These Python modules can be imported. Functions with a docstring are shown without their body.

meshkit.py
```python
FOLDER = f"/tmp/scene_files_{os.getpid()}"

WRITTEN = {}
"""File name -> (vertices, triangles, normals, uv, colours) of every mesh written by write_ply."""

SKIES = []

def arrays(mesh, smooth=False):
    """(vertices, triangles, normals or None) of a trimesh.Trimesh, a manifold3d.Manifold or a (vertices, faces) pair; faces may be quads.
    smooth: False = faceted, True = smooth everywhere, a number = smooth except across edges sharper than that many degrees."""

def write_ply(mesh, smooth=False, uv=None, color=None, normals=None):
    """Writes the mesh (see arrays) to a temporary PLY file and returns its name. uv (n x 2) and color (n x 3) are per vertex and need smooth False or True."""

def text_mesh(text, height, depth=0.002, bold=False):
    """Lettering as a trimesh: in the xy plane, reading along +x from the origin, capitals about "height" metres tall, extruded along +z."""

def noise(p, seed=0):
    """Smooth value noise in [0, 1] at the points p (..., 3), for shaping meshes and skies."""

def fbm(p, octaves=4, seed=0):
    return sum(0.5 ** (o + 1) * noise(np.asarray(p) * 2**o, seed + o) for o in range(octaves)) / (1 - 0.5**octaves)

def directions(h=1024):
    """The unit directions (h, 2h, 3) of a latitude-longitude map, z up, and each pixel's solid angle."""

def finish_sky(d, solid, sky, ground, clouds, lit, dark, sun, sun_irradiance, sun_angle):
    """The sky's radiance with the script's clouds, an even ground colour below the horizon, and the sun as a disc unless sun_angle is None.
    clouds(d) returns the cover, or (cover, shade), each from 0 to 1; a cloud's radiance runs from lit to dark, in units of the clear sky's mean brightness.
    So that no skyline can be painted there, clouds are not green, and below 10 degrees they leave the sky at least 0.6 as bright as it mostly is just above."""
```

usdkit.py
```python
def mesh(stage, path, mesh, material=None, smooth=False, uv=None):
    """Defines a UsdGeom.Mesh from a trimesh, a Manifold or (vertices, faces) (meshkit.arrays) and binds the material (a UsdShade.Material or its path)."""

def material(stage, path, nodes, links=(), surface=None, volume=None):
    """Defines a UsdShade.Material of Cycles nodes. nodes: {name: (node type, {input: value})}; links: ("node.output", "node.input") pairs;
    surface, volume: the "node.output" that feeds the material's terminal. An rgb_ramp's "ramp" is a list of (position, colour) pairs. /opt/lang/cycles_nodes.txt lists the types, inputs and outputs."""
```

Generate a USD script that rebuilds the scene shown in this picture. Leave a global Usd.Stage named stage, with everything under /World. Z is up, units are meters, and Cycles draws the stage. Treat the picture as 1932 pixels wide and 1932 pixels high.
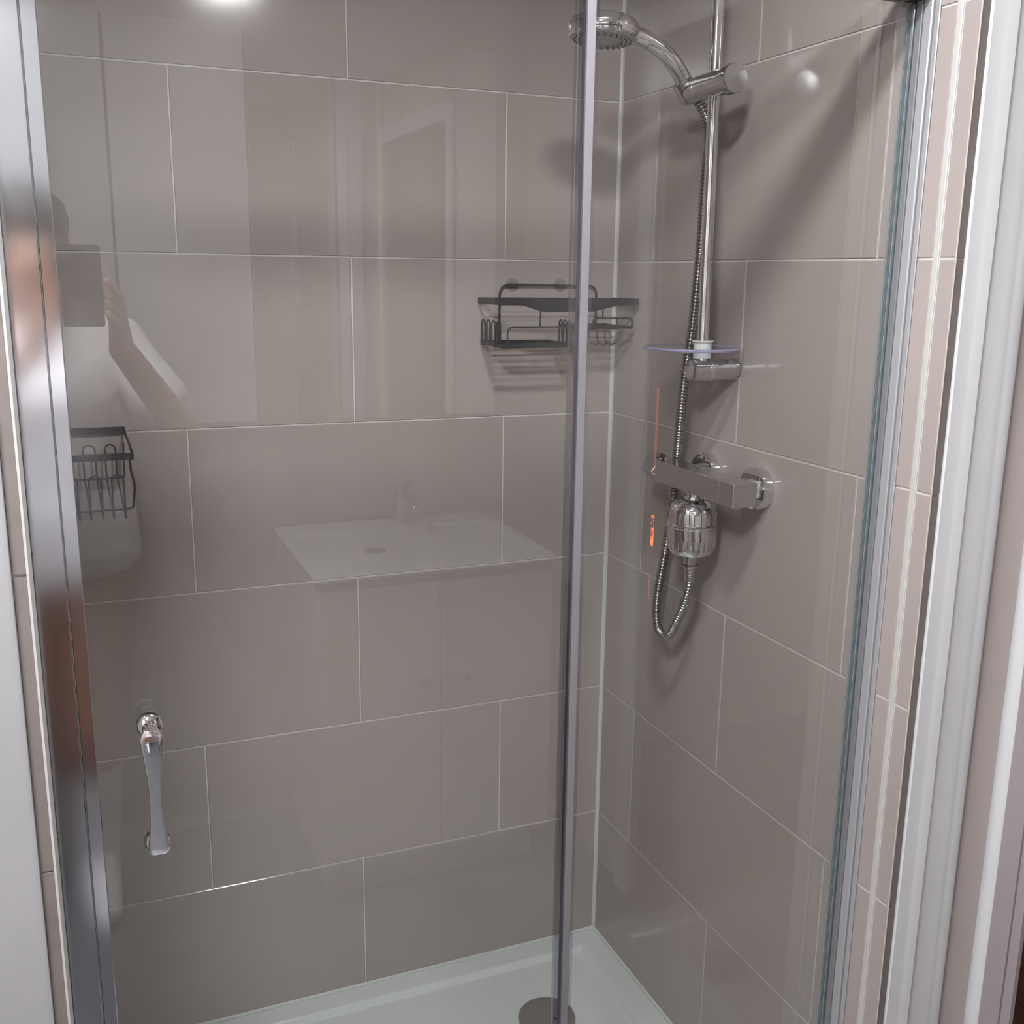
import math, random
import numpy as np, trimesh, manifold3d as m3
from shapely.geometry import Polygon, Point
from pxr import Usd, UsdGeom, Gf, Sdf, UsdShade
import sys
sys.path.insert(0, "/opt/lang")
import usdkit, meshkit

random.seed(7)
rng = np.random.default_rng(7)
stage = Usd.Stage.CreateInMemory()
UsdGeom.SetStageUpAxis(stage, UsdGeom.Tokens.z)
UsdGeom.SetStageMetersPerUnit(stage, 1.0)
UsdGeom.Xform.Define(stage, "/World")
UsdGeom.Scope.Define(stage, "/World/Looks")

# ------------------------------------------------------------------ camera, lights, exposure
CAM = (-1.02046553, -1.90453026, 1.53235799)
YAW, PITCH, ROLL, FPX = -0.39803, 1.34740, 0.01350, 1972.04
def rz(a): return np.array([[math.cos(a), -math.sin(a), 0], [math.sin(a), math.cos(a), 0], [0, 0, 1.0]])
def rx(a): return np.array([[1.0, 0, 0], [0, math.cos(a), -math.sin(a)], [0, math.sin(a), math.cos(a)]])
R = rz(YAW) @ rx(PITCH) @ rz(ROLL)
cam = UsdGeom.Camera.Define(stage, "/World/camera")
M = np.eye(4); M[:3, :3] = R.T; M[3, :3] = CAM
cam.AddTransformOp().Set(Gf.Matrix4d(*M.ravel().tolist()))
cam.CreateHorizontalApertureAttr(36.0); cam.CreateVerticalApertureAttr(36.0)
cam.CreateFocalLengthAttr(36.0 * FPX / 1932.0)
cam.CreateClippingRangeAttr(Gf.Vec2f(0.02, 50.0))
cam.CreateExposureAttr(0.0)
LAMP = (-0.575, -1.150, 2.262)          # the recessed ceiling lamp in front of the shower
LAMP_STRENGTH = 318.0
LAMP2_STRENGTH = 194.0
HALL_STRENGTH = 200.0
CEIL = 2.28

# ------------------------------------------------------------------ materials
MAT = {}
def mat(name, nodes, links=(), surface="p.BSDF"):
    MAT[name] = usdkit.material(stage, "/World/Looks/" + name, nodes, links, surface=surface)
def plain(name, col, rough=0.5, metal=0.0, **kw):
    mat(name, {"p": ("principled_bsdf", {"base_color": col, "roughness": rough, "metallic": metal, **kw})})
def mottled(name, c1, c2, scale=6.0, rough=0.5, bump=0.0, bscale=60.0, vary=0.0, **kw):
    n = {"t": ("texture_coordinate", {}), "n": ("noise_texture", {"scale": scale, "detail": 4.0}),
         "r": ("rgb_ramp", {"ramp": [(0.3, c1), (0.7, c2)]}),
         "p": ("principled_bsdf", {"roughness": rough, **kw})}
    l = [("t.object", "n.vector"), ("n.fac", "r.fac")]
    if vary:
        n["o"] = ("object_info", {})
        n["v"] = ("map_range", {"from_min": 0.0, "from_max": 1.0, "to_min": 1 - vary, "to_max": 1 + vary})
        n["h"] = ("hsv", {"hue": 0.5, "saturation": 1.0})
        l += [("o.random", "v.value"), ("v.result", "h.value"), ("r.color", "h.color"), ("h.color", "p.base_color")]
    else:
        l += [("r.color", "p.base_color")]
    if bump:
        n["n2"] = ("noise_texture", {"scale": bscale, "detail": 2.0})
        n["b"] = ("bump", {"strength": bump, "distance": 0.002})
        l += [("t.object", "n2.vector"), ("n2.fac", "b.height"), ("b.normal", "p.normal")]
    mat(name, n, l)

mottled("tile_glaze", (0.328, 0.286, 0.270), (0.348, 0.304, 0.287), scale=3.0, rough=0.115, vary=0.025, specular_ior_level=0.42)
mottled("tile_biscuit", (0.150, 0.130, 0.120), (0.175, 0.152, 0.141), scale=30.0, rough=0.75)
mottled("grout", (0.50, 0.48, 0.455), (0.57, 0.545, 0.52), scale=40.0, rough=0.85)
mottled("silicone", (0.47, 0.475, 0.46), (0.51, 0.515, 0.50), scale=25.0, rough=0.35)
plain("white_trim", (0.45, 0.44, 0.43), 0.4)
plain("white_gloss", (0.40, 0.40, 0.405), 0.28)
mottled("white_paint", (0.565, 0.575, 0.59), (0.595, 0.605, 0.62), scale=8.0, rough=0.38, bump=0.05, bscale=150.0)
mottled("off_white_paint", (0.29, 0.29, 0.30), (0.31, 0.31, 0.32), scale=6.0, rough=0.45, bump=0.05, bscale=150.0)  # white casing paint darkened: the left side's shade is put into the colour
mottled("pink_paint", (0.44, 0.395, 0.38), (0.46, 0.41, 0.395), scale=4.0, rough=0.55, bump=0.06, bscale=200.0)
mottled("mauve_paint", (0.30, 0.265, 0.28), (0.32, 0.28, 0.295), scale=4.0, rough=0.5)
mottled("ceiling_paint", (0.66, 0.655, 0.65), (0.69, 0.685, 0.68), scale=3.0, rough=0.8)
mottled("acrylic_white", (0.49, 0.51, 0.50), (0.51, 0.53, 0.52), scale=3.0, rough=0.22)
plain("ceramic", (0.60, 0.60, 0.585), 0.08)
plain("chrome", (0.80, 0.80, 0.81), 0.05, 1.0)
plain("chrome_satin", (0.62, 0.62, 0.63), 0.16, 1.0)
plain("hose_steel", (0.42, 0.42, 0.42), 0.20, 1.0)
plain("aluminium", (0.43, 0.44, 0.455), 0.11, 1.0)
plain("aluminium_matt", (0.36, 0.365, 0.38), 0.38, 0.25)
plain("gasket_grey", (0.16, 0.165, 0.175), 0.45)
plain("rubber_black", (0.015, 0.015, 0.016), 0.5)
plain("caddy_black", (0.016, 0.017, 0.021), 0.42)
plain("steel_cover", (0.34, 0.32, 0.31), 0.30, 0.75)
plain("nozzle_plate", (0.42, 0.42, 0.43), 0.35)
plain("nozzle", (0.05, 0.05, 0.055), 0.5)
plain("seal_lavender", (0.165, 0.160, 0.172), 0.7)
plain("seal_line", (0.075, 0.072, 0.085), 0.5)
plain("collar_white", (0.62, 0.63, 0.64), 0.35)
plain("acrylic_rim", (0.50, 0.48, 0.66), 0.15, 0.0, transmission_weight=0.55, ior=1.3)
plain("mirror_silver", (0.86, 0.87, 0.87), 0.0, 1.0)
plain("cabinet_paint", (0.60, 0.57, 0.55), 0.35)
plain("skin", (0.50, 0.31, 0.23), 0.5, 0.0, subsurface_weight=0.05)
mottled("hair_dark", (0.018, 0.014, 0.012), (0.035, 0.026, 0.022), scale=60.0, rough=0.45)
mottled("shirt_cloth", (0.80, 0.79, 0.82), (0.86, 0.85, 0.88), scale=14.0, rough=0.85)
mottled("trouser_cloth", (0.30, 0.165, 0.12), (0.36, 0.20, 0.15), scale=14.0, rough=0.85)
plain("phone_body", (0.012, 0.012, 0.014), 0.2)
plain("eye_white", (0.8, 0.8, 0.78), 0.2)
plain("lip", (0.40, 0.19, 0.16), 0.45)

def glass(name, tint, ior):
    mat(name, {"t": ("transparent_bsdf", {"color": tint}), "g": ("glossy_bsdf", {"color": (1, 1, 1), "roughness": 0.0}),
               "f": ("fresnel", {"IOR": ior}), "geo": ("geometry", {}), "inv": ("math", {"math_type": "subtract", "value1": 1.0}),
               "k": ("math", {"math_type": "multiply"}), "m": ("mix_closure", {})},
        [("geo.backfacing", "inv.value2"), ("inv.value", "k.value1"), ("f.fac", "k.value2"), ("k.value", "m.fac"),
         ("t.BSDF", "m.closure1"), ("g.BSDF", "m.closure2")], surface="m.closure")
glass("pane_glass", (0.965, 0.975, 0.97), 1.72)
glass("cup_clear", (0.965, 0.965, 0.965), 1.6)
glass("acrylic_clear", (0.88, 0.875, 0.915), 1.75)
mat("glass_edge", {"d": ("principled_bsdf", {"base_color": (0.085, 0.110, 0.120), "roughness": 0.15, "transmission_weight": 0.0, "ior": 1.5})}, surface="d.BSDF")
def emitter(name, col, s):
    mat(name, {"e": ("emission", {"color": col, "strength": s})}, surface="e.emission")
emitter("lamp_glow", (0.985, 0.985, 1.0), LAMP_STRENGTH)
emitter("lamp_glow_side", (0.985, 0.985, 1.0), LAMP2_STRENGTH)
emitter("lamp_glow_hall", (1.0, 0.93, 0.88), HALL_STRENGTH)
mat("amber_glow", {"t": ("texture_coordinate", {}), "n": ("noise_texture", {"scale": 55.0, "detail": 2.0, "distortion": 1.5}),
                   "r": ("rgb_ramp", {"ramp": [(0.38, (0.10, 0.008, 0.002)), (0.5, (1.0, 0.16, 0.03)), (0.65, (1.0, 0.36, 0.07))]}),
                   "e": ("emission", {"strength": 13.0})},
    [("t.object", "n.vector"), ("n.fac", "r.fac"), ("r.color", "e.color")], surface="e.emission")
emitter("amber_dim", (1.0, 0.22, 0.13), 2.2)
# red-brown wood: grain stretched along the boards (world y)
mat("floor_wood", {"t": ("texture_coordinate", {}), "m": ("mapping", {"scale": (14.0, 1.2, 14.0)}), "n": ("noise_texture", {"scale": 4.0, "detail": 6.0}),
                   "r": ("rgb_ramp", {"ramp": [(0.3, (0.050, 0.020, 0.014)), (0.7, (0.105, 0.043, 0.030))]}), "o": ("object_info", {}),
                   "v": ("map_range", {"from_min": 0.0, "from_max": 1.0, "to_min": 0.8, "to_max": 1.2}), "h": ("hsv", {"hue": 0.5, "saturation": 1.0}),
                   "p": ("principled_bsdf", {"roughness": 0.35})},
    [("t.object", "m.vector"), ("m.vector", "n.vector"), ("n.fac", "r.fac"), ("o.random", "v.value"), ("v.result", "h.value"), ("r.color", "h.color"), ("h.color", "p.base_color")])
mottled("vinyl_grey", (0.115, 0.118, 0.128), (0.135, 0.138, 0.148), scale=12.0, rough=0.4)
plain("gap_dark", (0.02, 0.012, 0.01), 0.8)

# ------------------------------------------------------------------ shape helpers
def cat(*ms):
    ms = [m for g in ms for m in (g if isinstance(g, (list, tuple)) else [g])]
    return trimesh.util.concatenate(ms)
def from_man(m):
    q = m.to_mesh()
    return trimesh.Trimesh(np.array(q.vert_properties[:, :3]), np.array(q.tri_verts), process=False)
def box(lo, hi, bevel=0.0):
    lo, hi = np.minimum(lo, hi).astype(float), np.maximum(lo, hi).astype(float)
    if bevel <= 0:
        b = trimesh.creation.box(extents=hi - lo); b.apply_translation((lo + hi) / 2); return b
    b = min(bevel, 0.45 * (hi - lo).min())
    pts = []
    for sx in (0, 1):
        for sy in (0, 1):
            for sz in (0, 1):
                c = np.array([hi[0] if sx else lo[0], hi[1] if sy else lo[1], hi[2] if sz else lo[2]])
                s = np.array([-1 if sx else 1, -1 if sy else 1, -1 if sz else 1]) * b
                for k in range(3):
                    q = c + s; q[k] = c[k]; pts.append(q)
    return trimesh.convex.convex_hull(np.array(pts))
def frame_for(d):
    d = np.asarray(d, float); d = d / np.linalg.norm(d)
    a = np.array([0, 0, 1.0]) if abs(d[2]) < 0.9 else np.array([1.0, 0, 0])
    u = np.cross(a, d); u /= np.linalg.norm(u); v = np.cross(d, u)
    return u, v, d
def lathe(profile, origin, axis=(0, 0, 1), n=40):
    """profile: (radius, distance along axis) pairs; closed at both ends."""
    u, v, d = frame_for(axis)
    prof = [(0.0, profile[0][1])] + list(profile) + [(0.0, profile[-1][1])]
    V, F = [], []
    ang = np.linspace(0, 2 * math.pi, n, endpoint=False)
    o = np.asarray(origin, float)
    rows = []
    for r, h in prof:
        if r <= 1e-9:
            rows.append([len(V)]); V.append(o + d * h)
        else:
            rows.append(list(range(len(V), len(V) + n)))
            V += [o + d * h + r * (math.cos(a) * u + math.sin(a) * v) for a in ang]
    for A, B in zip(rows[:-1], rows[1:]):
        if len(A) == 1 and len(B) == 1: continue
        for i in range(n):
            j = (i + 1) % n
            if len(A) == 1: F.append((A[0], B[j], B[i]))
            elif len(B) == 1: F.append((A[i], A[j], B[0]))
            else: F += [(A[i], A[j], B[j]), (A[i], B[j], B[i])]
    m = trimesh.Trimesh(np.array(V), np.array(F), process=False)
    if m.volume < 0: m.invert()
    return m
def cyl(p0, p1, r, n=28, bevel=0.0):
    p0, p1 = np.asarray(p0, float), np.asarray(p1, float)
    L = np.linalg.norm(p1 - p0); b = min(bevel, r * 0.5, L * 0.4)
    prof = [(r, 0), (r, L)] if b <= 0 else [(r - b, 0), (r - b * 0.3, b * 0.3), (r, b), (r, L - b), (r - b * 0.3, L - b * 0.3), (r - b, L)]
    return lathe(prof, p0, p1 - p0, n)
def fillet(pts, rad, n=6):
    """Rounds the inner corners of a 3-D polyline."""
    P = [np.asarray(p, float) for p in pts]
    out = [P[0]]
    for a, b, c in zip(P[:-2], P[1:-1], P[2:]):
        l1, l2 = np.linalg.norm(a - b), np.linalg.norm(c - b)
        r = min(rad, 0.49 * l1, 0.49 * l2)
        s, e = b + (a - b) / l1 * r, b + (c - b) / l2 * r
        for t in np.linspace(0, 1, n):
            out.append((1 - t) ** 2 * s + 2 * t * (1 - t) * b + t * t * e)
    out.append(P[-1])
    return np.array(out)
def spline(pts, step=0.004):
    from scipy.interpolate import CubicSpline
    P = np.array(pts, float)
    t = np.r_[0, np.cumsum(np.linalg.norm(np.diff(P, axis=0), axis=1))]
    cs = CubicSpline(t, P)
    return cs(np.linspace(0, t[-1], max(8, int(t[-1] / step))))
def tube(pts, r, n=10, closed=False, oval=None):
    P = np.array(pts, float)
    keep = np.r_[True, np.linalg.norm(np.diff(P, axis=0), axis=1) > 1e-7]; P = P[keep]
    N = len(P); rr = np.broadcast_to(np.asarray(r, float), (N,)) if np.ndim(r) == 0 or len(np.atleast_1d(r)) == N else np.full(N, float(np.mean(r)))
    T = np.gradient(P, axis=0) if not closed else np.roll(P, -1, 0) - np.roll(P, 1, 0)
    T /= np.linalg.norm(T, axis=1, keepdims=True)
    u, v, _ = frame_for(T[0]); V = []
    ang = np.linspace(0, 2 * math.pi, n, endpoint=False)
    for i in range(N):
        u = u - T[i] * np.dot(u, T[i]); u /= np.linalg.norm(u); v = np.cross(T[i], u)
        V.append(P[i] + rr[i] * (np.cos(ang)[:, None] * u + np.sin(ang)[:, None] * v))
    V = np.concatenate(V); F = []
    for i in range(N if closed else N - 1):
        a, b = i * n, ((i + 1) % N) * n
        for k in range(n):
            q = (k + 1) % n
            F += [(a + k, a + q, b + q), (a + k, b + q, b + k)]
    if not closed:
        V = np.vstack([V, P[0], P[-1]]); c0, c1 = len(V) - 2, len(V) - 1
        for k in range(n):
            q = (k + 1) % n
            F += [(c0, q, k), (c1, (N - 1) * n + k, (N - 1) * n + q)]
    return trimesh.Trimesh(V, np.array(F), process=False)
def prism(poly, z0, z1):
    m = trimesh.creation.extrude_polygon(Polygon(poly) if not isinstance(poly, Polygon) else poly, z1 - z0, engine="earcut")
    m.apply_translation((0, 0, z0)); return m
def loft(rings, cap=True):
    """rings: list of (n,3) arrays with the same n."""
    n = len(rings[0]); V = np.concatenate(rings); F = []
    for i in range(len(rings) - 1):
        a, b = i * n, (i + 1) * n
        for k in range(n):
            q = (k + 1) % n
            F += [(a + k, a + q, b + q), (a + k, b + q, b + k)]
    if cap:
        V = np.vstack([V, rings[0].mean(0), rings[-1].mean(0)]); c0, c1 = len(V) - 2, len(V) - 1
        e = (len(rings) - 1) * n
        for k in range(n):
            q = (k + 1) % n
            F += [(c0, q, k), (c1, e + k, e + q)]
    m = trimesh.Trimesh(V, np.array(F), process=False)
    if m.volume < 0: m.invert()
    return m

# ------------------------------------------------------------------ prim helpers
USED = {}
def numbered(parent, name):
    k = (parent, name); i = USED.get(k, 0); USED[k] = i + 1
    return name if i == 0 else f"{name}_{i:03d}"
def obj(name, mesh, material, parent=None, smooth=30):
    base = "/World" if parent is None else str(parent.GetPath())
    p = f"{base}/{numbered(base, name)}"
    return usdkit.mesh(stage, p, mesh, MAT[material], smooth=smooth).GetPrim()
def tag(o, label=None, category=None, group=None, kind=None):
    for k, v in (("label", label), ("category", category), ("group", group), ("kind", kind)):
        if v: o.SetCustomDataByKey(k, v)
    return o
def thing(name, label, category, loc=(0, 0, 0), group=None, kind=None):
    p = "/World/" + numbered("/World", name)
    x = UsdGeom.Xform.Define(stage, p)
    if any(loc): x.AddTranslateOp().Set(Gf.Vec3d(*map(float, loc)))
    return tag(x.GetPrim(), label, category, group, kind)
def struct(name, label, category="wall"):
    return thing(name, label, category, kind="structure")
class At:
    """Builds the parts of a thing from world coordinates, relative to the thing's base."""
    def __init__(self, t, loc): self.t, self.loc = t, np.asarray(loc, float)
    def part(self, name, mesh, material, parent=None, label=None, smooth=30):
        m = mesh.copy() if hasattr(mesh, "copy") else mesh
        m.apply_translation(-self.loc)
        o = obj(name, m, material, parent or self.t, smooth)
        if label: o.SetCustomDataByKey("label", label)
        return o
def make(name, label, category, loc, **kw):
    return At(thing(name, label, category, loc, **kw), loc)

# ================================================================== THE SETTING
ZT = 0.06                                   # tray rim
L1, PITCH_Z, PITCH_L = 1.86, 0.3008, 0.6016
G = 0.0026                                  # grout joint
W = -1.072                                  # tiled face of the alcove's left wall
YF = -0.886                                 # front edge of the side tiling
levels = [ZT] + [L1 - PITCH_Z * k for k in (5, 4, 3, 2, 1, 0)] + [L1 + PITCH_Z, CEIL]

def tile_mesh(a0, a1, z0, z1, put, th=0.0085):
    """A flat tile with softened front edges; put(a, depth, z) gives the world point (depth 0 = face)."""
    h, b = G / 2, 0.0010
    a0, a1, z0, z1 = a0 + h, a1 - h, z0 + h, z1 - h
    loops = []
    for ins, d in ((0, th), (0, b), (b, 0)):
        loops.append(np.array([put(a, d, z) for a, z in ((a0 + ins, z0 + ins), (a1 - ins, z0 + ins), (a1 - ins, z1 - ins), (a0 + ins, z1 - ins))]))
    return loft(loops)
def tile_wall(parent, spans, put):
    """spans(k) -> list of (a0, a1) for row k."""
    for k in range(len(levels) - 1):
        for a0, a1 in spans(k):
            obj("tile", tile_mesh(a0, a1, levels[k], levels[k + 1], put), "tile_glaze", parent, smooth=False)

# back wall of the alcove (row k: 0 lowest above the tray)
wb = struct("wall_back", "rear shower wall of large taupe tiles with thin pale joints")
obj("grout_bed", box((W - 0.012, 0.0014, 0), (0.012, 0.06, CEIL)), "grout", wb)
def spans_back(k):
    cuts = [W, -0.541, 0.0] if k % 2 == 0 else [W, -0.842, -0.2405, 0.0]
    return list(zip(cuts[:-1], cuts[1:]))
tile_wall(wb, spans_back, lambda a, d, z: (a, d, z))
# right wall of the alcove
wr = struct("wall_right", "right-hand shower wall of large taupe tiles carrying the mixer and riser rail")
obj("grout_bed", box((0.0014, YF + 0.002, 0), (0.185, 0.06, CEIL)), "grout", wr)
def spans_side(k):
    cuts = [YF, -0.8575, -0.8475, -0.444, 0.0] if k % 2 == 0 else [YF, -0.8575, -0.8475, -0.7448, -0.1432, 0.0]
    s = list(zip(cuts[:-1], cuts[1:]))
    return [q for q in s if q[0] != -0.8575]
tile_wall(wr, spans_side, lambda a, d, z: (d, a, z))
for k in range(len(levels) - 1):
    obj("tile_edge", box((0.0008, YF - 0.0006, levels[k] + G / 2), (0.0125, YF + 0.006, levels[k + 1] - G / 2)), "tile_biscuit", wr)
# left wall of the alcove
wl = struct("wall_left", "left-hand shower wall of taupe tiles behind the chrome frame")
obj("grout_bed", box((W - 0.0014, YF + 0.002, 0), (W - 0.10, 0.06, CEIL)), "grout", wl)
tile_wall(wl, spans_side, lambda a, d, z: (W - d, a, z))
for k in range(len(levels) - 1):
    obj("tile_edge", box((W - 0.0008, YF - 0.0006, levels[k] + G / 2), (W - 0.0125, YF + 0.006, levels[k + 1] - G / 2)), "tile_biscuit", wl)
# trims
def trim(name, mesh, material, label):
    return tag(obj(name, mesh, material), label, "trim", kind="structure")
trim("trim_1", box((-0.0012, -0.8572, ZT), (0.006, -0.8478, CEIL), 0.0012), "white_trim", "white vertical tile strip on right wall just outside the glass")
def cove(cx, cy, sx, sy, r, z0, z1, n=7):
    a = np.linspace(0, math.pi / 2, n)
    pts = [(cx, cy)] + [(cx + sx * r * (1 - math.sin(t)), cy + sy * r * (1 - math.cos(t))) for t in a]
    return prism(Polygon(pts).buffer(0), z0, z1)
trim("trim_2", cove(0.0, 0.0, -1, -1, 0.0062, ZT, CEIL), "silicone", "white silicone bead up the inner corner between the tiled walls")
trim("trim_3", cove(W, 0.0, 1, -1, 0.006, ZT, CEIL), "silicone", "white silicone bead up the left inner corner of the shower")
trim("trim_4", box((-0.0007, YF - 0.0014, 0), (0.0003, YF + 0.0004, CEIL)), "white_trim", "thin pale edging bead at the outer end of the right tiles")
trim("trim_5", box((W - 0.0012, YF - 0.001, 0), (W + 0.0010, -0.8170, CEIL)), "white_trim", "white strip between the chrome frame and the left door casing")
bead = cat(tube([(W + 0.004, -0.0022, ZT + 0.0015), (-0.004, -0.0022, ZT + 0.0015)], 0.0042, 8), tube([(-0.0022, -0.004, ZT + 0.0015), (-0.0022, -0.768, ZT + 0.0015)], 0.0042, 8),
           tube([(W + 0.0022, -0.004, ZT + 0.0015), (W + 0.0022, -0.768, ZT + 0.0015)], 0.0042, 8))
trim("trim_6", bead, "silicone", "white silicone bead where the shower tray meets the tiles")
# casings either side of the alcove
prof = [(0, 0), (0, 0.0035), (0.0015, 0.0050), (0.022, 0.0062), (0.025, 0.0080), (0.040, 0.0102), (0.044, 0.0085), (0.050, 0.0077), (0.066, 0.0083),
        (0.080, 0.0102), (0.086, 0.0094), (0.092, 0.0106), (0.103, 0.0112), (0.108, 0.0092), (0.1115, 0.004), (0.1115, 0.0)]
xa = 0.0135
trim("trim_7", prism([(xa + 0.93 * a, -0.885 - d) for a, d in prof], 0, CEIL), "white_paint", "white moulded door casing to the right of the shower opening")
prof_l = [(0, 0), (0, 0.0135), (0.002, 0.0155), (0.008, 0.0178), (0.060, 0.0178), (0.072, 0.0205), (0.095, 0.0215), (0.107, 0.0195), (0.1115, 0.0)]
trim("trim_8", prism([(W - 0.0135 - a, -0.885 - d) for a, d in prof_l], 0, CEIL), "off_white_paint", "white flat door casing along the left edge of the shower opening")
# room walls
XR = 0.190
wf = struct("wall_front", "taupe-pink painted wall around the shower opening")
obj("plaster", box((0.0135, -0.885, 0), (XR, -0.80, CEIL)), "pink_paint", wf)
obj("plaster", box((-1.80, -0.885, 0), (W - 0.0135, -0.80, CEIL)), "pink_paint", wf)
cv = [(XR, -0.885), (XR - 0.0125, -0.885)] + [(XR - 0.0125 + 0.0125 * math.sin(t), -0.885 - 0.015 * (1 - math.cos(t))) for t in np.linspace(0.1, math.pi / 2, 9)]
trim("trim_9", prism(Polygon(cv).buffer(0), 0, CEIL), "white_paint", "white rounded corner bead right of the moulded casing")
YJ = -0.951                                   # doorway starts here on the right-hand room wall
wrr = struct("wall_room_right", "mauve painted wall with the doorway to the hall")
obj("jamb", box((XR, YJ + 0.017, 0), (XR + 0.010, -0.86, CEIL)), "mauve_paint", wrr)
obj("lining", box((XR + 0.0015, YJ, 0), (XR + 0.0115, YJ + 0.016, CEIL), 0.0012), "mauve_paint", wrr)
obj("plaster", box((XR, -2.52, 0), (XR + 0.022, -1.745, CEIL)), "pink_paint", wrr)
obj("plaster", box((XR, -1.745, 2.04), (XR + 0.022, YJ, CEIL)), "pink_paint", wrr)
obj("casing", cat(box((XR - 0.016, -1.80, 0), (XR, -1.735, 2.09), 0.004), box((XR - 0.016, -1.735, 2.03), (XR, YJ + 0.02, 2.09), 0.004)), "white_paint", wrr)
wo = struct("wall_opposite", "pink painted wall behind the washbasin")
obj("plaster", box((-1.80, -2.58, 0), (1.60, -2.50, CEIL)), "pink_paint", wo)
wll = struct("wall_room_left", "pink painted wall at the left end of the bathroom")
obj("plaster", box((-1.88, -2.58, 0), (-1.80, -0.80, CEIL)), "pink_paint", wll)
wh = struct("wall_hall", "pink painted hall wall beyond the doorway")
obj("plaster", box((1.60, -2.58, 0), (1.68, 0.78, CEIL)), "pink_paint", wh)
obj("plaster", box((0.185, 0.70, 0), (1.60, 0.78, CEIL)), "pink_paint", wh)
obj("plaster", box((0.185, -0.86, 0), (0.196, 0.70, CEIL)), "pink_paint", wh)
tag(obj("ceiling", box((-1.88, -2.58, CEIL), (1.68, 0.78, CEIL + 0.05)), "ceiling_paint"), "plain white ceiling over bathroom, shower and hall", "ceiling", kind="structure")
fl = struct("floor", "dark red-brown wooden floor seen through the doorway", "floor")
obj("underlay", box((-1.88, -2.58, -0.06), (1.68, 0.78, -0.012)), "gap_dark", fl)
tag(obj("floor", box((-1.80, -2.50, -0.0115), (XR, -0.80, 0.0)), "vinyl_grey"), "dark slate-grey sheet floor of the bathroom", "floor", kind="structure")
bw = 0.098
for i in range(15):
    x0 = XR + 0.001 + i * bw
    y = -2.50 - rng.uniform(0, 0.9)
    while y < 0.70:
        ln = 1.25
        a, b_ = max(y, -2.50), min(y + ln, 0.70)
        if b_ - a > 0.02: obj("plank", box((x0 + 0.0008, a + 0.0008, -0.012), (min(x0 + bw, 1.60) - 0.0008, b_ - 0.0008, -0.0002), 0.0012), "floor_wood", fl, smooth=False)
        y += ln

# ------------------------------------------------------------------ ceiling lights
def ceiling_light(loc, glow, label, r=0.062):
    t = make("ceiling_light", label, "ceiling light", (loc[0], loc[1], CEIL))
    z = CEIL
    ring = lathe([(r, -0.004), (r + 0.003, -0.009), (r + 0.014, -0.007), (r + 0.018, 0.0)], (loc[0], loc[1], z), n=48)
    t.part("bezel", cat(tube([(loc[0] + (r + 0.008) * math.cos(a), loc[1] + (r + 0.008) * math.sin(a), z - 0.004) for a in np.linspace(0, 2 * math.pi, 48, endpoint=False)], 0.0075, 8, closed=True)), "chrome")
    t.part("lens", lathe([(r, 0.0), (r, -0.005), (r * 0.8, -0.009), (r * 0.3, -0.011)][::-1], (loc[0], loc[1], z), n=48), glow)
ceiling_light(LAMP, "lamp_glow", "round recessed ceiling light above the bathroom just before the shower", 0.075)
ceiling_light((-1.24, -1.74, CEIL), "lamp_glow_side", "wide round opal ceiling light over the left end of the bathroom", 0.15)  # added fill lamp, unseen, to lift the shadows in the shower
ceiling_light((0.85, -1.1, CEIL), "lamp_glow_hall", "round ceiling light in the hall beyond the doorway", 0.07)

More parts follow.
